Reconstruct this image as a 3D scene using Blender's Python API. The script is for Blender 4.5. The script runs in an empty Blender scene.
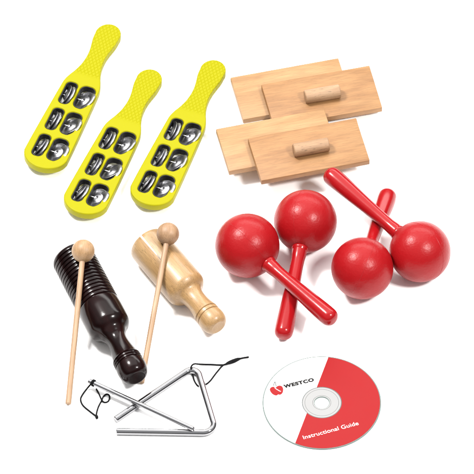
import bpy, bmesh, math, random
from mathutils import Vector, Matrix

random.seed(7)
SC = bpy.context.scene
COL = SC.collection
MM = 0.001
R = math.radians

# ------------------------------------------------------------------ camera
ELEV = R(51)
DIST = 15000.0                      # mm from the middle of the table top
CE, SE = math.cos(ELEV), math.sin(ELEV)
cam_d = bpy.data.cameras.new('camera')
cam_d.sensor_width = 36
cam_d.lens = 36 * DIST / 474.0
cam_d.clip_start = 0.05
cam_d.clip_end = 50
cam = bpy.data.objects.new('camera', cam_d)
COL.objects.link(cam)
cam.location = Vector((0, -DIST * CE, DIST * SE)) * MM
cam.rotation_euler = (math.pi / 2 - ELEV, 0, 0)
SC.camera = cam

# ------------------------------------------------------------------ world and studio lamps
w = bpy.data.worlds.new('World')
SC.world = w
w.use_nodes = True
bg = w.node_tree.nodes['Background']
bg.inputs[0].default_value = (1, 1, 1, 1)
bg.inputs[1].default_value = 1.0
# studio surroundings: pale ceiling, dark walls near the table's level
_nt = w.node_tree
_tc = _nt.nodes.new('ShaderNodeTexCoord')
_sp = _nt.nodes.new('ShaderNodeSeparateXYZ')
_rp = _nt.nodes.new('ShaderNodeValToRGB')
_nt.links.new(_tc.outputs['Generated'], _sp.inputs[0])
_nt.links.new(_sp.outputs[2], _rp.inputs[0])
_nt.links.new(_rp.outputs[0], bg.inputs[0])
_e = _rp.color_ramp.elements
_e[0].position, _e[0].color = 0.25, (0.03, 0.03, 0.03, 1)
_e[1].position, _e[1].color = 0.62, (0.50, 0.50, 0.50, 1)

def softbox(name, loc, size, power, aim=(0, 0, 0)):
    d = bpy.data.lights.new(name, 'AREA')
    d.shape = 'RECTANGLE'
    d.size, d.size_y = size
    d.energy = power
    d.color = (1, 0.985, 0.96)
    o = bpy.data.objects.new(name, d)
    COL.objects.link(o)
    o.location = loc
    o.rotation_euler = (Vector(aim) - Vector(loc)).to_track_quat('-Z', 'Y').to_euler()
    return o

softbox('key_softbox', (-0.72, 0.25, 1.42), (0.27, 0.27), 21)
softbox('second_softbox', (0.90, -0.60, 1.42), (0.22, 0.22), 18)
softbox('back_softbox', (0.3, 1.5, 1.15), (2.4, 0.4), 15)
softbox('overhead_softbox', (-0.2, 0.6, 1.9), (2.6, 1.4), 16)

SC.view_settings.view_transform = 'Standard'
SC.view_settings.look = 'None'
SC.view_settings.exposure = 0.75
SC.view_settings.gamma = 1.0

# ------------------------------------------------------------------ measuring: a spot of the table seen in the photo
def P(u, v, h=0.0):
    """mm point at height h above the table for a place measured in the photo"""
    o = Vector((0, -DIST * CE, DIST * SE))
    d = Vector((0, CE, -SE)) * DIST + Vector((1, 0, 0)) * (u - 237) + Vector((0, SE, CE)) * (237 - v)
    t = (h - o.z) / d.z
    return o + d * t

# ------------------------------------------------------------------ materials
G = 0.66      # reflectances for this exposure

def new_mat(name):
    m = bpy.data.materials.new(name)
    m.use_nodes = True
    nt = m.node_tree
    return m, nt, nt.nodes['Principled BSDF']

def N(nt, kind, **kw):
    n = nt.nodes.new(kind)
    for k, v in kw.items():
        if k.startswith('_'):
            n.inputs[int(k[1:])].default_value = v
        else:
            setattr(n, k, v)
    return n

def simple(name, col, rough=0.4, metal=0.0, var=0.06, scale=60, bump=0.0, bscale=600, coat=0.0, spec=0.5):
    m, nt, b = new_mat(name)
    L = nt.links.new
    g = G if (metal == 0 and name not in ('white_table', 'label_white', 'ink_white')) else 1.0
    col = tuple(c * g for c in col)
    b.inputs['Roughness'].default_value = rough
    b.inputs['Metallic'].default_value = metal
    b.inputs['Coat Weight'].default_value = coat
    b.inputs['Specular IOR Level'].default_value = spec
    tc = N(nt, 'ShaderNodeTexCoord')
    no = N(nt, 'ShaderNodeTexNoise')
    no.inputs['Scale'].default_value = scale
    no.inputs['Detail'].default_value = 4
    L(tc.outputs['Object'], no.inputs['Vector'])
    mx = N(nt, 'ShaderNodeMix', data_type='RGBA')
    mx.inputs[6].default_value = (*[c * (1 - var) for c in col], 1)
    mx.inputs[7].default_value = (*[min(1, c * (1 + var)) for c in col], 1)
    L(no.outputs[0], mx.inputs[0])
    L(mx.outputs[2], b.inputs['Base Color'])
    mr = N(nt, 'ShaderNodeMapRange')
    mr.inputs[3].default_value = rough * 0.8
    mr.inputs[4].default_value = min(1, rough * 1.25)
    L(no.outputs[0], mr.inputs[0])
    L(mr.outputs[0], b.inputs['Roughness'])
    if bump:
        n2 = N(nt, 'ShaderNodeTexNoise')
        n2.inputs['Scale'].default_value = bscale
        n2.inputs['Detail'].default_value = 3
        L(tc.outputs['Object'], n2.inputs['Vector'])
        bp = N(nt, 'ShaderNodeBump')
        bp.inputs['Strength'].default_value = bump
        bp.inputs['Distance'].default_value = 0.0005
        L(n2.outputs[0], bp.inputs['Height'])
        L(bp.outputs[0], b.inputs['Normal'])
    return m

def wood(name, c0, c1, c2, rough=0.5, coat=0.0, grain=1.0, bump=0.15, flecks=0.5, spec=0.5):
    """grain runs along the part's own X axis"""
    m, nt, b = new_mat(name)
    L = nt.links.new
    tc = N(nt, 'ShaderNodeTexCoord')
    oi = N(nt, 'ShaderNodeObjectInfo')
    sh = N(nt, 'ShaderNodeVectorMath', operation='ADD')
    mu = N(nt, 'ShaderNodeMath', operation='MULTIPLY')
    mu.inputs[1].default_value = 3.0
    L(oi.outputs['Random'], mu.inputs[0])
    L(tc.outputs['Object'], sh.inputs[0])
    L(mu.outputs[0], sh.inputs[1])
    def noise(sx, syz, detail, dist=0.0):
        mp = N(nt, 'ShaderNodeMapping')
        mp.inputs['Scale'].default_value = (sx, syz, syz)
        L(sh.outputs[0], mp.inputs[0])
        n = N(nt, 'ShaderNodeTexNoise')
        n.inputs['Scale'].default_value = 1
        n.inputs['Detail'].default_value = detail
        n.inputs['Distortion'].default_value = dist
        L(mp.outputs[0], n.inputs['Vector'])
        return n
    big = noise(14 * grain, 75 * grain, 4, 0.8)
    fine = noise(60, 1100, 4)
    fleck = noise(190, 900, 2)
    ramp = N(nt, 'ShaderNodeValToRGB')
    e = ramp.color_ramp.elements
    e[0].position, e[0].color = 0.30, (*c0, 1)
    e[1].position, e[1].color = 0.72, (*c2, 1)
    k = e.new(0.5); k.color = (*c1, 1)
    L(big.outputs[0], ramp.inputs[0])
    mr = N(nt, 'ShaderNodeMapRange')
    mr.inputs[1].default_value, mr.inputs[2].default_value = 0.35, 0.68
    mr.inputs[3].default_value, mr.inputs[4].default_value = 0.78 * G, 1.02 * G
    L(fine.outputs[0], mr.inputs[0])
    mr2 = N(nt, 'ShaderNodeMapRange')
    mr2.inputs[1].default_value, mr2.inputs[2].default_value = 0.60, 0.72
    mr2.inputs[3].default_value, mr2.inputs[4].default_value = 1.0, 1.0 - 0.3 * flecks
    L(fleck.outputs[0], mr2.inputs[0])
    m1 = N(nt, 'ShaderNodeMath', operation='MULTIPLY')
    L(mr.outputs[0], m1.inputs[0]); L(mr2.outputs[0], m1.inputs[1])
    vm = N(nt, 'ShaderNodeVectorMath', operation='SCALE')
    L(ramp.outputs[0], vm.inputs[0]); L(m1.outputs[0], vm.inputs['Scale'])
    L(vm.outputs[0], b.inputs['Base Color'])
    b.inputs['Roughness'].default_value = rough
    b.inputs['Coat Weight'].default_value = coat
    b.inputs['Coat Roughness'].default_value = 0.12
    b.inputs['Specular IOR Level'].default_value = spec
    bp = N(nt, 'ShaderNodeBump')
    bp.inputs['Strength'].default_value = bump
    bp.inputs['Distance'].default_value = 0.0004
    L(m1.outputs[0], bp.inputs['Height'])
    L(bp.outputs[0], b.inputs['Normal'])
    return m

def yellow_plastic():
    """smooth moulded body, fine diamond grip pressed into the handle (y > 108 mm)"""
    m, nt, b = new_mat('yellow_plastic')
    L = nt.links.new
    b.inputs['Base Color'].default_value = (0.252, 0.236, 0.0003, 1)
    b.inputs['Roughness'].default_value = 0.42
    b.inputs['Specular IOR Level'].default_value = 0.1
    tc = N(nt, 'ShaderNodeTexCoord')
    sp = N(nt, 'ShaderNodeSeparateXYZ')
    L(tc.outputs['Object'], sp.inputs[0])
    def wave(sign):
        a = N(nt, 'ShaderNodeMath', operation='MULTIPLY_ADD')
        L(sp.outputs[0], a.inputs[0]); a.inputs[1].default_value = sign * 1.7
        L(sp.outputs[1], a.inputs[2])
        k = N(nt, 'ShaderNodeMath', operation='MULTIPLY'); k.inputs[1].default_value = math.pi / 0.0068
        L(a.outputs[0], k.inputs[0])
        s = N(nt, 'ShaderNodeMath', operation='SINE'); L(k.outputs[0], s.inputs[0])
        ab = N(nt, 'ShaderNodeMath', operation='ABSOLUTE'); L(s.outputs[0], ab.inputs[0])
        return ab
    mi = N(nt, 'ShaderNodeMath', operation='MINIMUM')
    L(wave(1).outputs[0], mi.inputs[0]); L(wave(-1).outputs[0], mi.inputs[1])
    mask = N(nt, 'ShaderNodeMapRange')
    mask.inputs[1].default_value, mask.inputs[2].default_value = 0.108, 0.114
    L(sp.outputs[1], mask.inputs[0])
    fl = N(nt, 'ShaderNodeMath', operation='MINIMUM'); fl.inputs[1].default_value = 0.45
    L(mi.outputs[0], fl.inputs[0])
    mu = N(nt, 'ShaderNodeMath', operation='MULTIPLY')
    L(fl.outputs[0], mu.inputs[0]); L(mask.outputs[0], mu.inputs[1])
    no = N(nt, 'ShaderNodeTexNoise'); no.inputs['Scale'].default_value = 900
    L(tc.outputs['Object'], no.inputs['Vector'])
    ad = N(nt, 'ShaderNodeMath', operation='MULTIPLY_ADD'); ad.inputs[1].default_value = 0.12
    L(no.outputs[0], ad.inputs[0]); L(mu.outputs[0], ad.inputs[2])
    bp = N(nt, 'ShaderNodeBump')
    bp.inputs['Strength'].default_value = 0.6
    bp.inputs['Distance'].default_value = 0.0011
    L(ad.outputs[0], bp.inputs['Height'])
    L(bp.outputs[0], b.inputs['Normal'])
    return m

M = {}
M['table'] = simple('white_table', (0.96, 0.96, 0.96), 0.7, var=0.01, scale=4)
M['yellow'] = yellow_plastic()
M['nickel'] = simple('nickel', (0.34, 0.34, 0.36), 0.36, metal=1.0, var=0.15, scale=300, bump=0.2, bscale=500)
M['shade'] = simple('slot_shade_black', (0.010, 0.010, 0.012), 0.5, spec=0.3)  # near-black colour standing in for the deep shade inside the slots
M['pin'] = simple('steel_pin', (0.45, 0.45, 0.46), 0.3, metal=1.0)
M['chrome'] = simple('chrome', (0.29, 0.29, 0.30), 0.07, metal=1.0, var=0.04)
M['cord'] = simple('black_cord', (0.005, 0.005, 0.006), 0.8, spec=0.15, var=0.3, scale=900, bump=0.6, bscale=1500)
M['red'] = simple('red_plastic', (0.375, 0.006, 0.009), 0.33, var=0.07, scale=50, bump=0.45, bscale=420, spec=0.22)
M['red_handle'] = simple('red_gloss', (0.375, 0.006, 0.009), 0.2, var=0.07, bump=0.08, bscale=200, spec=0.28)
M['block_front'] = wood('orange_beech', (0.345, 0.160, 0.055), (0.415, 0.205, 0.073), (0.48, 0.25, 0.095), 0.55)
M['block_back'] = wood('golden_beech', (0.40, 0.205, 0.075), (0.47, 0.25, 0.095), (0.53, 0.31, 0.13), 0.5)
M['dowel'] = wood('dowel_wood', (0.38, 0.215, 0.110), (0.47, 0.28, 0.15), (0.54, 0.35, 0.20), 0.6, flecks=1.3)
M['pale'] = wood('varnished_pale_wood', (0.42, 0.235, 0.090), (0.49, 0.29, 0.12), (0.55, 0.35, 0.16), 0.4, coat=0.15, flecks=1.2)
M['dark'] = wood('dark_lacquered_wood', (0.006, 0.002, 0.002), (0.011, 0.003, 0.003), (0.020, 0.005, 0.005), 0.18, coat=0.0, bump=0.03, spec=0.2)
M['ball_wood'] = wood('mallet_ball_wood', (0.42, 0.24, 0.105), (0.49, 0.29, 0.14), (0.55, 0.35, 0.18), 0.5, grain=2.0)
M['ball_brown'] = wood('mallet_ball_brown', (0.36, 0.20, 0.10), (0.43, 0.25, 0.13), (0.49, 0.30, 0.165), 0.5, grain=2.0)
M['stick'] = wood('mallet_stick_wood', (0.44, 0.26, 0.14), (0.52, 0.32, 0.18), (0.59, 0.39, 0.24), 0.5)
M['disc_edge'] = simple('polycarbonate', (0.17, 0.22, 0.205), 0.4, var=0.03, spec=0.2)
M['hub'] = simple('clear_hub', (0.36, 0.36, 0.36), 0.15, var=0.02)
M['ring'] = simple('hub_ring_grey', (0.12, 0.13, 0.13), 0.5, spec=0.2)
M['label_white'] = simple('label_white', (0.86, 0.86, 0.85), 0.35, var=0.01)
M['label_red'] = simple('label_red', (0.36, 0.010, 0.012), 0.5, var=0.03, spec=0.15)
M['ink_black'] = simple('ink_black', (0.006, 0.006, 0.006), 0.6, spec=0.15)
M['ink_grey'] = simple('ink_grey', (0.10, 0.10, 0.10), 0.4)
M['ink_white'] = simple('ink_white', (0.80, 0.78, 0.76), 0.4)

# ------------------------------------------------------------------ builders
def link(name, me, mat=None, parent=None, smooth=True):
    if mat:
        me.materials.clear(); me.materials.append(mat)
    o = bpy.data.objects.new(name, me)
    COL.objects.link(o)
    if parent:
        o.parent = parent
    if smooth:
        for p in me.polygons: p.use_smooth = True
        try: me.set_sharp_from_angle(angle=R(38))
        except Exception: pass
    return o

def from_bm(name, bm, mat, parent=None, smooth=True):
    """bm is in mm"""
    bmesh.ops.scale(bm, vec=(MM, MM, MM), verts=bm.verts)
    bmesh.ops.recalc_face_normals(bm, faces=bm.faces)
    me = bpy.data.meshes.new(name)
    bm.to_mesh(me); bm.free()
    return link(name, me, mat, parent, smooth)

def thing(name, label, cat, loc, rot=None, group=None):
    o = bpy.data.objects.new(name, None)
    o.empty_display_size = 0.01
    COL.objects.link(o)
    o.location = Vector(loc) * MM
    if rot is not None:
        o.rotation_mode = 'QUATERNION' if not hasattr(rot, 'order') else 'XYZ'
        if hasattr(rot, 'order'): o.rotation_euler = rot
        else: o.rotation_quaternion = rot
    o['label'] = label; o['category'] = cat
    if group: o['group'] = group
    return o

def lathe_bm(profile, seg=64, bm=None, y0=0.0, z0=0.0):
    """profile of (x, radius) turned about the X axis"""
    bm = bm or bmesh.new()
    rings = []
    for x, r in profile:
        if r < 1e-6:
            rings.append([bm.verts.new((x, y0, z0))])
        else:
            rings.append([bm.verts.new((x, y0 + r * math.cos(2 * math.pi * i / seg), z0 + r * math.sin(2 * math.pi * i / seg))) for i in range(seg)])
    for a, b in zip(rings, rings[1:]):
        for i in range(seg):
            j = (i + 1) % seg
            if len(a) == 1 and len(b) == 1: continue
            if len(a) == 1: bm.faces.new((a[0], b[j], b[i]))
            elif len(b) == 1: bm.faces.new((a[i], a[j], b[0]))
            else: bm.faces.new((a[i], a[j], b[j], b[i]))
    return bm

def spline(pts, n=10, closed=False):
    out = []
    m = len(pts)
    rng = m if closed else m - 1
    for i in range(rng):
        if closed:
            p0, p1, p2, p3 = pts[(i - 1) % m], pts[i], pts[(i + 1) % m], pts[(i + 2) % m]
        else:
            p0, p1, p2, p3 = pts[max(i - 1, 0)], pts[i], pts[i + 1], pts[min(i + 2, m - 1)]
        for k in range(n):
            t = k / n
            out.append(tuple(0.5 * ((2 * b) + (-a + c) * t + (2 * a - 5 * b + 4 * c - d) * t * t + (-a + 3 * b - 3 * c + d) * t ** 3)
                             for a, b, c, d in zip(p0, p1, p2, p3)))
    if not closed: out.append(tuple(pts[-1]))
    return out

def tube_bm(pts, r, seg=16, bm=None, round_end=0.0, radii=None, closed=False):
    bm = bm or bmesh.new()
    pts = [Vector(p) for p in pts]
    n = len(pts)
    nrm = None
    rings = []
    for i, p in enumerate(pts):
        if closed:
            t = (pts[(i + 1) % n] - pts[(i - 1) % n]).normalized()
        else:
            t = (pts[min(i + 1, n - 1)] - pts[max(i - 1, 0)]).normalized()
        if nrm is None:
            ref = Vector((0, 0, 1)) if abs(t.z) < 0.9 else Vector((1, 0, 0))
            nrm = (ref - t * ref.dot(t)).normalized()
        else:
            nrm = (nrm - t * nrm.dot(t)).normalized()
        bn = t.cross(nrm)
        rr = radii[i] if radii else r
        rings.append([bm.verts.new(p + (nrm * math.cos(2 * math.pi * k / seg) + bn * math.sin(2 * math.pi * k / seg)) * rr) for k in range(seg)])
    pairs = list(zip(rings, rings[1:]))
    if closed: pairs.append((rings[-1], rings[0]))
    for a, b in pairs:
        for k in range(seg):
            j = (k + 1) % seg
            bm.faces.new((a[k], a[j], b[j], b[k]))
    if not closed:
        for ring, q, s in ((rings[0], pts[0], (pts[0] - pts[1]).normalized()), (rings[-1], pts[-1], (pts[-1] - pts[-2]).normalized())):
            if round_end > 0:
                inner = [bm.verts.new(q + (v.co - q) * (1 - round_end / r) + s * round_end) for v in ring]
                for k in range(seg):
                    j = (k + 1) % seg
                    bm.faces.new((ring[k], ring[j], inner[j], inner[k]))
                bm.faces.new(inner)
            else:
                bm.faces.new(ring)
    return bm

def box_bm(x0, x1, y0, y1, z0, z1, bev=0.0, seg=2):
    bm = bmesh.new()
    bmesh.ops.create_cube(bm, size=1)
    for v in bm.verts:
        v.co = Vector((x0 + (v.co.x + .5) * (x1 - x0), y0 + (v.co.y + .5) * (y1 - y0), z0 + (v.co.z + .5) * (z1 - z0)))
    if bev:
        bmesh.ops.bevel(bm, geom=list(bm.edges), offset=bev, segments=seg, affect='EDGES', profile=0.5)
    return bm

def apply_curve(name, cu):
    """evaluated mesh of a curve or text"""
    tmp = bpy.data.objects.new('temp', cu)
    COL.objects.link(tmp)
    bpy.context.view_layer.update()
    dg = bpy.context.evaluated_depsgraph_get()
    me = bpy.data.meshes.new_from_object(tmp.evaluated_get(dg))
    me.name = name
    bpy.data.objects.remove(tmp)
    return me

def smooth_profile(pts, n=8):
    return spline(pts, n)

def copy_tree(src, parent=None):
    c = src.copy(); COL.objects.link(c)
    if parent: c.parent = parent
    for ch in list(src.children): copy_tree(ch, c)
    return c

def align_x(d, up=(0, 0, 1)):
    """rotation that sends local X to d and keeps local Z as near to up as it can"""
    x = Vector(d).normalized()
    z = (Vector(up) - x * Vector(up).dot(x)).normalized()
    y = z.cross(x)
    return Matrix((x, y, z)).transposed().to_quaternion()

# ------------------------------------------------------------------ setting
bm = bmesh.new()
bmesh.ops.create_grid(bm, x_segments=2, y_segments=2, size=2500)
tb = from_bm('table_top', bm, M['table'], smooth=False)
tb['kind'] = 'structure'; tb['label'] = 'plain pure white surface under all the instruments'

# ------------------------------------------------------------------ jingle sticks
T_FR = 8.5
J_R = 10.4
half = [(0, 24.0), (20, 23.6), (45, 22.7), (70, 21.7), (88, 20.9), (98, 20.2), (105, 18.0), (112, 14.8), (120, 12.0), (128, 10.6), (135, 10.4),
        (141, 11.0), (147, 12.2), (153, 13.4)]

knob = [(13.0 * math.cos(R(a)), 170.5 + 14.0 * math.sin(R(a))) for a in range(-10, 90, 10)]
half = [(y if y < 100 else 100 + (y - 100) * 1.145, w_ * 0.955 if y < 110 else w_ - 0.9) for y, w_ in half]

def frame_outline():
    rt = [(w_, y) for y, w_ in half]
    end = [(22.9 * math.sin(R(a)), -19.5 * math.cos(R(a))) for a in range(0, 90, 10)]
    rt = end + rt + knob + [(0, 184.5)]
    lf = [(-x, y) for x, y in rt[1:-1]][::-1]
    return spline(rt + lf, 4, closed=True)

def slot_outline(cx, cy, wd, ln, taper=0.0):
    pts = []
    rad = min(wd, ln) / 2 * 0.8
    for (sx, sy, a0) in ((1, 1, 0), (-1, 1, 90), (-1, -1, 180), (1, -1, 270)):
        for k in range(7):
            a = R(a0 + 15 * k)
            x = cx + sx * (wd / 2 - rad) + rad * math.cos(a)
            y = cy + sy * (ln / 2 - rad) + rad * math.sin(a)
            if y < cy and x > cx:
                x = cx + (x - cx) * (1 - taper * ((cy - y) / (ln / 2)) ** 1.5)
            pts.append((x, y))
    return pts

ROWS = (83.0, 46.0, 9.0)
SL = [(-9.0, 12.8, 30.5, 0.15), (8.6, 16.6, 31.0, 0.55)]       # centre x, width, length

def jingle_profile():
    # dished disc: hub dome, flat web, turned rim; thickness about 0.5
    top = [(1.9, 1.1), (2.2, 1.9), (2.0, 3.2), (1.2, 4.6), (0.55, 5.6), (0.25, 7.2), (0.35, 9.4), (1.15, 10.8), (1.65, 11.3)]
    return top

def jingle_mesh():
    top = jingle_profile()
    prof = [(x, r) for x, r in top] + [(x - 0.55, r - (0.1 if i == 0 else 0)) for i, (x, r) in enumerate(reversed(top))]
    prof.append(prof[0])
    bm = lathe_bm(prof, 40)
    # make a few small dents
    bmesh.ops.scale(bm, vec=(1.0, J_R / 11.3 * 1.1, J_R / 11.3 * 1.1), verts=bm.verts)
    bmesh.ops.scale(bm, vec=(MM, MM, MM), verts=bm.verts)
    bmesh.ops.remove_doubles(bm, verts=bm.verts, dist=1e-6)
    bmesh.ops.recalc_face_normals(bm, faces=bm.faces)
    me = bpy.data.meshes.new('jingle')
    bm.to_mesh(me); bm.free()
    for p in me.polygons: p.use_smooth = True
    me.materials.append(M['nickel'])
    return me

JM = jingle_mesh()

def make_jingle_stick():
    root = thing('jingle_stick', 'yellow', 'jingle stick', (0, 0, 0), None, 'yellow jingle sticks')
    cu = bpy.data.curves.new('frame', 'CURVE')
    cu.dimensions = '2D'; cu.fill_mode = 'BOTH'
    bev = 1.3
    cu.extrude = (T_FR / 2 - bev) * MM; cu.bevel_depth = bev * MM; cu.bevel_resolution = 3; cu.offset = -bev * MM
    outs = [frame_outline()] + [slot_outline(cx, y, wd, ln, tp) for y in ROWS for cx, wd, ln, tp in SL]
    for o_ in outs:
        s = cu.splines.new('POLY')
        s.points.add(len(o_) - 1)
        for p, (x, y) in zip(s.points, o_): p.co = (x * MM, y * MM, 0, 1)
        s.use_cyclic_u = True
    me = apply_curve('frame', cu)
    fr = link('frame', me, M['yellow'], root)
    zc = -1.3
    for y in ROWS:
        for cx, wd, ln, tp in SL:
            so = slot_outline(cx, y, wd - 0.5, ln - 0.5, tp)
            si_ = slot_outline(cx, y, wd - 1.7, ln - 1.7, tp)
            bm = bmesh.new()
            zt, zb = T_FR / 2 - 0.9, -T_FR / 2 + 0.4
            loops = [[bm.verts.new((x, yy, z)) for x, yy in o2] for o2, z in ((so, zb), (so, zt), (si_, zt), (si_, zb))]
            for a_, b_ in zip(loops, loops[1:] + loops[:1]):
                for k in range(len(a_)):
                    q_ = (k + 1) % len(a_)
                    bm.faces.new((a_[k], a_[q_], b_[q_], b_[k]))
            from_bm('slot_shade', bm, M['shade'], root)  # added dark wall that paints shade into the slot, not a real part
    for y in ROWS:
        for si, (cx, wd, ln, tp) in enumerate(SL):
            bm = lathe_bm([(-wd / 2 - 1.5, 0), (-wd / 2 - 1.5, 0.7), (wd / 2 + 1.5, 0.7), (wd / 2 + 1.5, 0)], 12)
            pin = from_bm('pin', bm, M['pin'], root)
            pin.location = Vector((cx, y, zc)) * MM
            tilts = ((-3.0, 33, 1), (-0.2, 36, -1)) if si == 0 else ((-1.0, 60, 1), (2.2, 50, -1))
            for dx, tilt, sgn in tilts:
                j = bpy.data.objects.new('jingle', JM)
                COL.objects.link(j); j.parent = root
                tl = tilt + random.uniform(-5, 5)
                # disc axis: towards -x and up by the tilt
                ax = Vector((-math.cos(R(tl)), math.sin(R(random.uniform(-7, 7))), math.sin(R(tl)))) * sgn
                j.rotation_mode = 'QUATERNION'
                j.rotation_quaternion = align_x(ax, (0, 0, 1) if abs(ax.z) < .9 else (0, 1, 0))
                j.location = (Vector((cx + dx, y, zc)) - ax.normalized() * 1.0) * MM
    return root

js0 = make_jingle_stick()
body_c = [(46.3, 154.8), (86.1, 200.2), (152.6, 191.5)]
labels = ['yellow jingle stick at the far left, its round handle reaching highest of the three',
          'yellow jingle stick in the middle of the three, its handle between the other two',
          'yellow jingle stick on the right of the three, nearest the tan wooden blocks']
for i, (px, lb) in enumerate(zip(body_c, labels)):
    o = js0 if i == 0 else copy_tree(js0)
    h = 8.6
    p = P(px[0] + 0.1, px[1], h + 4)
    o.location = Vector((p.x, p.y, h + 2.0)) * MM
    o.rotation_euler = (R(-1.4), 0, -R(20.9 + (0.0, 0.5, -0.3)[i]))
    o['label'] = lb
    for ch in o.children:
        if i and ch.name.startswith('jingle'):
            ch.rotation_quaternion = Matrix.Rotation(R(random.uniform(-7, 7)), 3, 'XYZ'[random.randrange(3)]).to_quaternion() @ ch.rotation_quaternion

# ------------------------------------------------------------------ sand blocks
BW, BD, BT = 112.0, 56.6, 7.0
BANG = R(12.6)

def block(name, tl, h, ang, mat, handle, label, under=False):
    """tl: photo place of the far left corner of the top face, which lies at height h"""
    p = P(tl[0], tl[1], h)
    q = Matrix.Rotation(ang, 3, 'Z').to_quaternion()
    root = thing(name, label, 'sand block', (p.x, p.y, h - BT), q, 'wooden sand blocks')
    from_bm('board', box_bm(0, BW, -BD, 0, 0, BT, 0.9, 2), M[mat], root)
    if handle:
        cx, cy, hl, hr = handle
        bm = lathe_bm([(-hl / 2, 0), (-hl / 2, hr - 0.8), (-hl / 2 + 0.8, hr), (hl / 2 - 0.8, hr), (hl / 2, hr - 0.8), (hl / 2, 0)], 48)
        # flat foot where the dowel is glued to the board
        for v in bm.verts:
            v.co.z = max(v.co.z, -hr + 1.0) if not under else min(v.co.z, hr - 1.0)
        ho = from_bm('handle', bm, M['dowel'], root)
        ho.location = Vector((cx, cy, (BT + hr - 1.05) if not under else (-hr + 1.05))) * MM
    return root

rb = block('sand_block', (230.3, 77.3), 7.0, R(13.2), 'block_back', None, 'golden wooden block lying flat behind the rear handled block, farthest from the maracas')
rf = block('sand_block', (261.2, 84.3), 14.05, R(12.9), 'block_front', (56.0, -31.0, 36.0, 7.0), 'orange-brown wooden block with dowel handle, upper right of the two with handles')
fb = block('sand_block', (215.8, 128.8), 21.1, R(13.6), 'block_back', (62, -27, 36, 7.5), 'golden wooden block behind the front handled block, lapping over the rear pair', under=True)
ff = block('sand_block', (247.8, 138.2), 28.15, R(13.7), 'block_front', (57.5, -31.5, 36.0, 7.0), 'orange-brown wooden block with dowel handle, nearest the maracas and lowest of the four')

# ------------------------------------------------------------------ guiro and tone block
def axis_thing(name, label, cat, far, near, h, r_far, group=None, roll_up=(0, 0, 1)):
    a, b = P(*far, h), P(*near, h)
    base = Vector((a.x, a.y, 0))
    d = b - a
    root = thing(name, label, cat, base, align_x(d, roll_up), group)
    return root, d.length, a, b

R_D = 21.6
gd, len_d, ga, gb = axis_thing('guiro', 'dark brown lacquered wooden guiro with ribbed barrel and turned handle', 'guiro', (72.2, 256.6), (136.6, 377.6), R_D, R_D)
prof = [(0, 0), (0, 8), (-0.2, R_D - 2.6), (0.6, R_D - 1.0), (2.0, R_D - 0.3)]
x = 2.6
while x < 66:
    prof += [(x, R_D - 0.1), (x + 1.9, R_D), (x + 2.5, R_D - 0.25), (x + 3.1, R_D - 1.5), (x + 3.7, R_D - 1.5), (x + 4.2, R_D - 0.3)]
    x += 4.35
body_end = 92
prof += [(x + 1, R_D + 0.05), (78, R_D + 0.1), (88, R_D + 0.1)]
prof += smooth_profile([(88.2, R_D + 0.1), (94, R_D - 0.5), (98, R_D - 2.8), (102, R_D - 7.0), (105.5, 12.6), (109, 10.9), (114, 10.3), (121, 10.9), (130, 12.6), (136, 14.2)], 5)[1:]
for g in (137.6, 140.6, 143.6):
    prof += [(g - 0.9, 14.6), (g - 0.3, 13.5), (g + 0.3, 13.5), (g + 0.9, 14.8)]
prof += smooth_profile([(146, 15.0), (151, 15.0), (156, 14.0), (159.5, 12.0), (161.3, 9.2)], 5) + [(161.2, 8.2), (160.9, 0)]
sc = len_d / 161.0
prof = [(x * sc, r) for x, r in prof]
gb_o = from_bm('barrel', lathe_bm(prof, 96), M['dark'], gd)
gb_o.location = (0, 0, R_D * MM)

R_W = 20.8
gw, len_w, wa, wb = axis_thing('tone_block', 'pale varnished wooden tone block with a sawn slit and turned handle', 'tone block', (147.0, 243.0), (218.2, 327.0), R_W, R_W)
prof = [(0, 0), (0, R_W - 3.4), (0.5, R_W - 1.6), (2.2, R_W - 0.4), (6, R_W), (40, R_W), (68, R_W)]
prof += smooth_profile([(68.2, R_W), (73, R_W - 0.6), (77, R_W - 3.4), (80, R_W - 7.2), (83, 11.9), (87, 11.0), (93, 10.7), (100, 11.2), (106, 12.3)], 5)[1:]
for g in (110.0, 114.5):
    prof += [(g - 0.9, 12.9), (g - 0.3, 11.9), (g + 0.3, 11.9), (g + 0.9, 13.0)]
prof += smooth_profile([(117.5, 13.3), (122, 13.3), (126.5, 12.3), (129.6, 10.2), (131.2, 7.6)], 5) + [(131.1, 7.0), (130.8, 0)]
sc = len_w / 131.0
prof = [(x * sc, r) for x, r in prof]
barrel = from_bm('barrel', lathe_bm(prof, 96), M['pale'], gw)
barrel.location = (0, 0, R_W * MM)
# wedge saw cut through the open end, its plane standing in the grain
q = gw.rotation_quaternion
vw = Vector((0, -CE, SE))
lv = q.inverted() @ vw
lv.x = 0; lv.normalize()
sd = Vector((1, 0, 0)).cross(lv)
bm = bmesh.new()
vs = []
for (xx, hw) in ((-4, 1.0), (44, 0.2)):
    for s1 in (-1, 1):
        for s2 in (-1, 1):
            vs.append(bm.verts.new(Vector((xx, 0, 0)) + sd * hw * s1 + lv * 40 * s2))
for f in ((0, 1, 3, 2), (4, 6, 7, 5), (0, 4, 5, 1), (2, 3, 7, 6), (0, 2, 6, 4), (1, 5, 7, 3)):
    bm.faces.new([vs[i] for i in f])
cut = from_bm('cutter', bm, None, None, smooth=False)
mod = barrel.modifiers.new('slit', 'BOOLEAN')
cut.matrix_world = Matrix.Identity(4)
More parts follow.
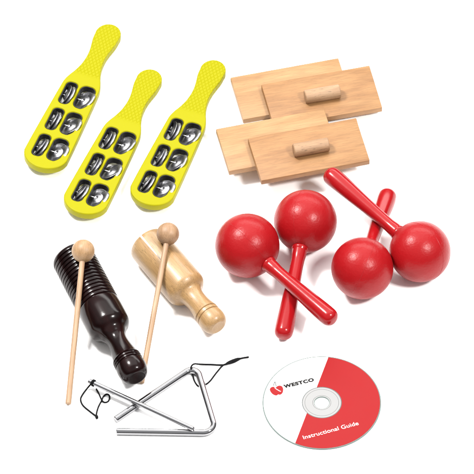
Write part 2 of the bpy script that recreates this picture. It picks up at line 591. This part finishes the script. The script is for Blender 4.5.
# bring the cutter into the barrel's place
bpy.context.view_layer.update()
cut.matrix_world = barrel.matrix_world
mod.object = cut; mod.operation = 'DIFFERENCE'; mod.solver = 'EXACT'
bpy.context.view_layer.update()
dg = bpy.context.evaluated_depsgraph_get()
me2 = bpy.data.meshes.new_from_object(barrel.evaluated_get(dg))
barrel.modifiers.clear()
barrel.data = me2
for p in me2.polygons: p.use_smooth = True
me2.set_sharp_from_angle(angle=R(35))
bpy.data.objects.remove(cut)

# ------------------------------------------------------------------ mallets leaning on them
def seg_dist(a, b, c, d, n=60):
    best = 1e9
    for i in range(n + 1):
        p = a + (b - a) * (i / n)
        cd = d - c
        t = max(0, min(1, (p - c).dot(cd) / cd.length_squared))
        best = min(best, (p - (c + cd * t)).length)
    return best

def mallet(ball_px, end_px, br, sr, cyl, cr, label, mat, cyl_len_frac=0.62):
    e = P(end_px[0], end_px[1], sr + 0.1)
    c0, c1 = cyl
    c1b = c0 + (c1 - c0) * cyl_len_frac
    h = br
    while h < 90:
        b = P(ball_px[0], ball_px[1], h)
        ok_ball = seg_dist(b, b, c0, c1b, 1) > cr + br
        ok_stick = seg_dist(b, e, c0, c1b) > cr + sr
        if ok_ball and ok_stick: break
        h += 0.3
    d = b - e
    root = thing('mallet', label, 'mallet', e, align_x(d), 'wooden ball mallets')
    L_ = d.length
    from_bm('stick', lathe_bm([(0, 0), (0, sr - .5), (.5, sr), (L_ * .5, sr * 1.0), (L_ - br + 2, sr * 0.93)], 32), M['stick'], root)
    prof = []
    for i in range(33):
        a = math.pi * i / 32
        prof.append((L_ - br * math.cos(a), br * math.sin(a)))
    o = from_bm('ball', lathe_bm(prof, 48), M[mat], root)
    print('mallet ball height', round(h, 1))
    return root

mallet((83.2, 251.0), (68.2, 404.0), 11.6, 2.9, (ga, gb), R_D, 'honey coloured ball mallet leaning on the dark ribbed guiro', 'ball_wood')
mallet((168.0, 233.8), (141.4, 383.0), 11.4, 2.8, (wa, wb), R_W, 'brown ball mallet leaning on the pale tone block, tip under the dark handle', 'ball_brown')

# ------------------------------------------------------------------ maracas
def maraca(ball_px, br, end_px, end_h, label, end_r=9.3):
    c = P(ball_px[0], ball_px[1], br)
    e = P(end_px[0], end_px[1], end_h)
    d = e - c
    L_ = d.length + 3
    root = thing('maraca', label, 'maraca', (c.x, c.y, 0), align_x(d), 'red maracas')
    q = root.rotation_quaternion
    off = q.inverted() @ Vector((0, 0, br))
    prof = [(-br * math.cos(math.pi * i / 64), br * math.sin(math.pi * i / 64)) for i in range(65)]
    b = from_bm('ball', lathe_bm(prof, 128), M['red'], root)
    b.location = off * MM
    sm = bmesh.new()
    tube_bm([((br - .05) * math.cos(2 * math.pi * i / 96), 0, (br - .05) * math.sin(2 * math.pi * i / 96)) for i in range(96)], 0.22, 6, sm, closed=True)
    s = from_bm('seam', sm, M['red'], b)
    s.rotation_euler = (R(18), 0, 0)
    x0 = br - 1.2
    k = L_ - x0
    prof = [(x0 - 3, 0), (x0 - 1, 8.0), (x0 + 1.0, 8.5), (x0 + 2.6, 8.3), (x0 + 3.8, 7.5)]
    prof += smooth_profile([(x0 + 4.2, 7.5), (x0 + 9, 7.2), (x0 + 16, 6.6), (x0 + 0.3 * k, 6.8), (x0 + 0.5 * k, 7.7), (x0 + 0.72 * k, 8.9), (L_ - 14, end_r + .1), (L_ - 8, end_r)], 6)
    prof += [(L_ - 8 + 8 * math.sin(R(a)), end_r * (0.25 + 0.75 * math.cos(R(a)))) for a in range(10, 90, 10)] + [(L_, end_r * .2), (L_, 0)]
    hd = from_bm('handle', lathe_bm(prof, 64), M['red_handle'], root)
    hd.location = off * MM
    return root, c, e

def lift(ball_px, br, end_px, other, clear=16.0):
    h = 9.0
    while h < 60:
        if seg_dist(P(*ball_px, br), P(*end_px, h), *other) > clear: break
        h += 0.5
    print('lifted end', h)
    return h

mB, cB, eB = maraca((305.4, 221.4), 31.6, (283.0, 335.5), 9.4, 'red maraca with its ball near the wooden blocks, handle crossing under its neighbour')
hA = lift((247.3, 245.6), 32.2, (332.0, 319.5), (cB, eB))
maraca((247.3, 245.6), 32.2, (332.0, 319.5), hA, 'red maraca farthest left, handle lying over its neighbour and pointing down right')
mC, cC, eC = maraca((362.3, 268.3), 31.0, (388.3, 194.0), 9.4, 'red maraca in the right pair whose handle points up beneath the other one')
hD = lift((420.0, 251.6), 30.7, (329.0, 173.5), (cC, eC))
maraca((420.0, 251.6), 30.7, (329.0, 173.5), hD, 'red maraca farthest right, long handle pointing up left towards the blocks')

# ------------------------------------------------------------------ steel triangle, its cord, the beater
TR = 3.5
def fillet(pts, rads, n=10):
    out = [pts[0]]
    for a, b, c, rad in zip(pts, pts[1:], pts[2:], rads):
        u, v = (a - b).normalized(), (c - b).normalized()
        ang = u.angle(v)
        t = rad / math.tan(ang / 2)
        p0, p1 = b + u * t, b + v * t
        cen = b + (u + v).normalized() * (rad / math.sin(ang / 2))
        r0, r1 = p0 - cen, p1 - cen
        full = r0.angle(r1)
        for i in range(n + 1):
            s = i / n
            out.append(cen + (r0 * math.sin((1 - s) * full) + r1 * math.sin(s * full)) / math.sin(full))
    out.append(pts[-1])
    return out

path = fillet([P(115.6, 419.6, TR), P(196.2, 365.2, TR), P(216.4, 433.0, TR), P(116.8, 431.4, TR)], (8.0, 10.5), 14)
base = P(190, 410, 0)
tri = thing('triangle', 'open chrome steel triangle lying flat with one open corner', 'triangle', base)
def rel(pts, b=base): return [Vector(p) - b for p in pts]
from_bm('rod', tube_bm(rel(path), TR, 28, round_end=0.5), M['chrome'], tri)
# hanging cord
def Z(u, v, h): return P(180 + u / 5.925, 340 + v / 5.925, h)
c1 = spline([Z(76, 192, 1.2), Z(70, 182, 3.6), Z(66, 172, 6.8), Z(66, 160, 8.6), Z(74, 147, 8.6), Z(90, 141, 5.5), Z(110, 143, 2.0), Z(180, 145, 1.0), Z(258, 147, 1.4), Z(300, 130, 1.6), Z(345, 112, 1.2), Z(408, 100, 1.0)], 8)
c2 = spline([Z(66, 176, 2.0), Z(74, 205, 1.2), Z(84, 240, 0.9), Z(104, 270, 0.8), Z(128, 275, 0.8), Z(150, 265, 0.8), Z(178, 243, 0.9), Z(215, 195, 1.0), Z(255, 150, 1.2), Z(290, 138, 2.8), Z(335, 117, 2.4), Z(370, 107, 1.2), Z(404, 102, 1.0)], 8)
bm = tube_bm(rel(c1), 0.85, 8)
tube_bm(rel(c2), 0.85, 8, bm)
kn = spline([Z(272, 142, 1.6), Z(290, 134, 1.9), Z(318, 124, 2.1), Z(340, 115, 1.9), Z(358, 109, 1.4)], 6)
tube_bm(rel(kn), 1.9, 10, bm, radii=[0.9 + 1.2 * math.sin(math.pi * i / (len(kn) - 1)) for i in range(len(kn))])
# tightened turns round the rod near the bend
def coil(c, d, rr, r, turns, bm, pitch=1.5):
    d = d.normalized(); z = Vector((0, 0, 1)); s = d.cross(z).normalized()
    pts = []
    n = int(24 * turns)
    for i in range(n + 1):
        a = 2 * math.pi * i / 24
        pts.append(c + d * (pitch * (i / 24 - turns / 2)) + s * rr * math.cos(a) + z * rr * math.sin(a))
    return tube_bm(pts, r, 8, bm)
from_bm('cord', bm, M['cord'], tri)

BR = 2.5
hb = 2 * TR + BR
b0, b1 = P(89.0, 381.0, hb), P(193.2, 428.9, hb)
beater = thing('triangle_beater', 'thin chrome beater rod with black cord lying across the triangle', 'beater', (b0.x, b0.y, 0))
bb = Vector((b0.x, b0.y, 0))
from_bm('rod', tube_bm([b0 - bb, b0 + (b1 - b0) * .5 - bb, b1 - bb], BR, 24, round_end=0.4), M['chrome'], beater)
def Y(u, v, h): return P(70 + u / 6.77, 370 + v / 6.77, h)
c3 = spline([Y(152, 92, 8.5), Y(140, 98, 6.0), Y(120, 120, 2.5), Y(86, 165, 1.0), Y(72, 200, 0.9), Y(88, 240, 0.9), Y(138, 283, 0.9), Y(176, 312, 1.3), Y(183, 328, 1.0)], 8)
c4 = spline([Y(182, 330, 2.0), Y(178, 305, 2.2), Y(190, 255, 0.9), Y(214, 207, 0.9), Y(226, 180, 0.9), Y(246, 164, 0.9), Y(263, 168, 0.9), Y(268, 188, 0.9), Y(258, 212, 0.9), Y(238, 219, 0.9),
             Y(222, 212, 1.4), Y(211, 196, 2.2), Y(195, 160, 1.2), Y(178, 127, 0.9)], 8)
bm = tube_bm(rel(c3, bb), 0.85, 8)
tube_bm(rel(c4, bb), 0.8, 8, bm)
tube_bm(rel([Y(177, 306, 1.6), Y(180, 314, 2.0), Y(182, 322, 2.0), Y(185, 330, 1.4)], bb), 1.5, 10, bm, radii=[1.0, 1.6, 1.6, 1.0])
coil(b0 + (b1 - b0).normalized() * 5.0 - bb, b1 - b0, BR + 0.5, 0.75, 2, bm, 1.3)
from_bm('cord', bm, M['cord'], beater)

# ------------------------------------------------------------------ printed disc
cc = P(321.8, 402.6, 1.2)
cd = thing('compact_disc', 'red and white printed compact disc beside the triangle', 'compact disc', (cc.x, cc.y, 0))
RD = 58.8
def annulus(r0, r1, z, seg=160, half=None):
    bm = bmesh.new()
    a = [bm.verts.new((r0 * math.cos(2 * math.pi * i / seg), r0 * math.sin(2 * math.pi * i / seg), z)) for i in range(seg)]
    b = [bm.verts.new((r1 * math.cos(2 * math.pi * i / seg), r1 * math.sin(2 * math.pi * i / seg), z)) for i in range(seg)]
    for i in range(seg):
        j = (i + 1) % seg
        bm.faces.new((a[i], b[i], b[j], a[j]))
    if half:
        co, no = half
        bmesh.ops.bisect_plane(bm, geom=list(bm.verts) + list(bm.edges) + list(bm.faces), plane_co=co, plane_no=no, clear_inner=True)
    return bm
def zl(prof, seg=160):
    """(r, z) profile turned about Z"""
    bm = lathe_bm([(z, r) for r, z in prof], seg)
    for v in bm.verts: v.co = Vector((v.co.z, v.co.y, v.co.x))
    return bm
r0_ = 7.2
body = from_bm('disc_body', zl([(r0_, 0.2), (r0_ + .2, 0.05), (RD - .2, 0.05), (RD, 0.25), (RD, 1.0), (RD - .25, 1.2), (r0_ + .2, 1.2), (r0_, 1.0), (r0_, 0.2)]), M['disc_edge'], cd)
from_bm('hub', annulus(r0_ + .6, 19.6, 1.23), M['hub'], cd, smooth=False)
for rr, wd in ((19.6, .55), (16.9, .3), (9.2, .3)):
    from_bm('hub_ring', zl([(rr - wd, 1.23), (rr - wd * .5, 1.33), (rr, 1.23)]), M['ring'], cd)
from_bm('white_print', annulus(19.8, RD - 1.1, 1.25), M['label_white'], cd, smooth=False)
dv = Vector((math.cos(R(73)), math.sin(R(73)), 0))
nv = Vector((dv.y, -dv.x, 0))
rp = annulus(19.8, RD - 1.1, 1.30, half=(Vector((-10.9, 0, 0)), nv))
from_bm('red_print', rp, M['label_red'], cd, smooth=False)

def lettering(txt, pos, ang, width, height, mat, z, bold=0.0, ital=0.0, space=1.0):
    cu = bpy.data.curves.new('lettering', 'FONT')
    cu.body = txt; cu.size = 1; cu.resolution_u = 8; cu.offset = bold; cu.space_character = space
    cu.shear = ital
    me = apply_curve('lettering', cu)
    xs = [v.co.x for v in me.vertices]; ys = [v.co.y for v in me.vertices]
    x0, x1, y0, y1 = min(xs), max(xs), min(ys), max(ys)
    for v in me.vertices:
        v.co.x = (v.co.x - x0) / (x1 - x0) * width * MM
        v.co.y = (v.co.y - y0) / (y1 - y0) * height * MM
    o = link('lettering', me, mat, cd, smooth=False)
    o.location = Vector((pos[0], pos[1], z)) * MM
    o.rotation_euler = (0, 0, ang)
    return o
def D(u, v):       # disc-local place from the photo
    p = P(u, v, 1.2) - cc
    return (p.x, p.y)
p0 = D(284.2, 388.6)
lettering('WESTCO', p0, R(17.0), 31.5, 4.8, M['ink_black'], 1.36, bold=0.075, space=1.16)
p1 = D(303.9, 439.4)
lettering('Instructional Guide', p1, R(18.6), 57.5, 4.7, M['ink_white'], 1.38, bold=0.0)
# fine rule under the name
bm = box_bm(0, 32.5, 0, 0.35, 0, 0.03)
o = from_bm('rule', bm, M['ink_grey'], cd, smooth=False)
pu = D(284.0, 390.2)
o.location = Vector((pu[0], pu[1], 1.34)) * MM; o.rotation_euler = (0, 0, R(17))
# apple emblem
ap = D(276.9, 390.6)
ol = [(0, 4.3), (1.6, 5.3), (3.8, 5.7), (5.9, 4.6), (6.8, 2.2), (6.4, -1.0), (5.0, -4.0), (3.0, -5.8), (1.2, -6.0), (0, -5.3),
      (-1.2, -6.0), (-3.0, -5.8), (-5.0, -4.0), (-6.4, -1.0), (-6.8, 2.2), (-5.9, 4.6), (-3.8, 5.7), (-1.6, 5.3)]
def flat(name, pts, mat, z, par=cd, at=(0, 0), ang=0.0):
    bm = bmesh.new()
    bm.faces.new([bm.verts.new((x, y, 0)) for x, y in pts])
    o = from_bm(name, bm, mat, par, smooth=False)
    o.location = Vector((at[0], at[1], z)) * MM; o.rotation_euler = (0, 0, ang)
    return o
em = flat('apple_emblem', spline([(x * .98, y * .98) for x, y in ol], 4, closed=True), M['label_red'], 1.34, cd, ap, R(14))
def stroke(name, pts, wd, mat, par, z):
    bm = bmesh.new()
    pts = [Vector((*p, 0)) for p in pts]
    L_, R_ = [], []
    for i, p in enumerate(pts):
        t = (pts[min(i + 1, len(pts) - 1)] - pts[max(i - 1, 0)]).normalized()
        n = Vector((-t.y, t.x, 0)) * wd / 2
        L_.append(bm.verts.new(p + n)); R_.append(bm.verts.new(p - n))
    for i in range(len(pts) - 1):
        bm.faces.new((L_[i], R_[i], R_[i + 1], L_[i + 1]))
    o = from_bm(name, bm, mat, par, smooth=False)
    o.location = (0, 0, z * MM)
    return o
stroke('pale_stroke', spline([(-1.2, 4.4), (-.4, 2.4), (.8, .8), (2.6, -1.4), (3.6, -2.0)], 5), 0.7, M['ink_white'], em, 0.05)  # pale line printed inside the apple
stroke('stem', spline([(-1.8, 6.2), (-1.2, 8.0), (0.4, 10.8), (0.9, 10.8), (0.8, 7.6), (0.4, 5.2)], 5), 0.8, M['ink_grey'], em, 0.05)
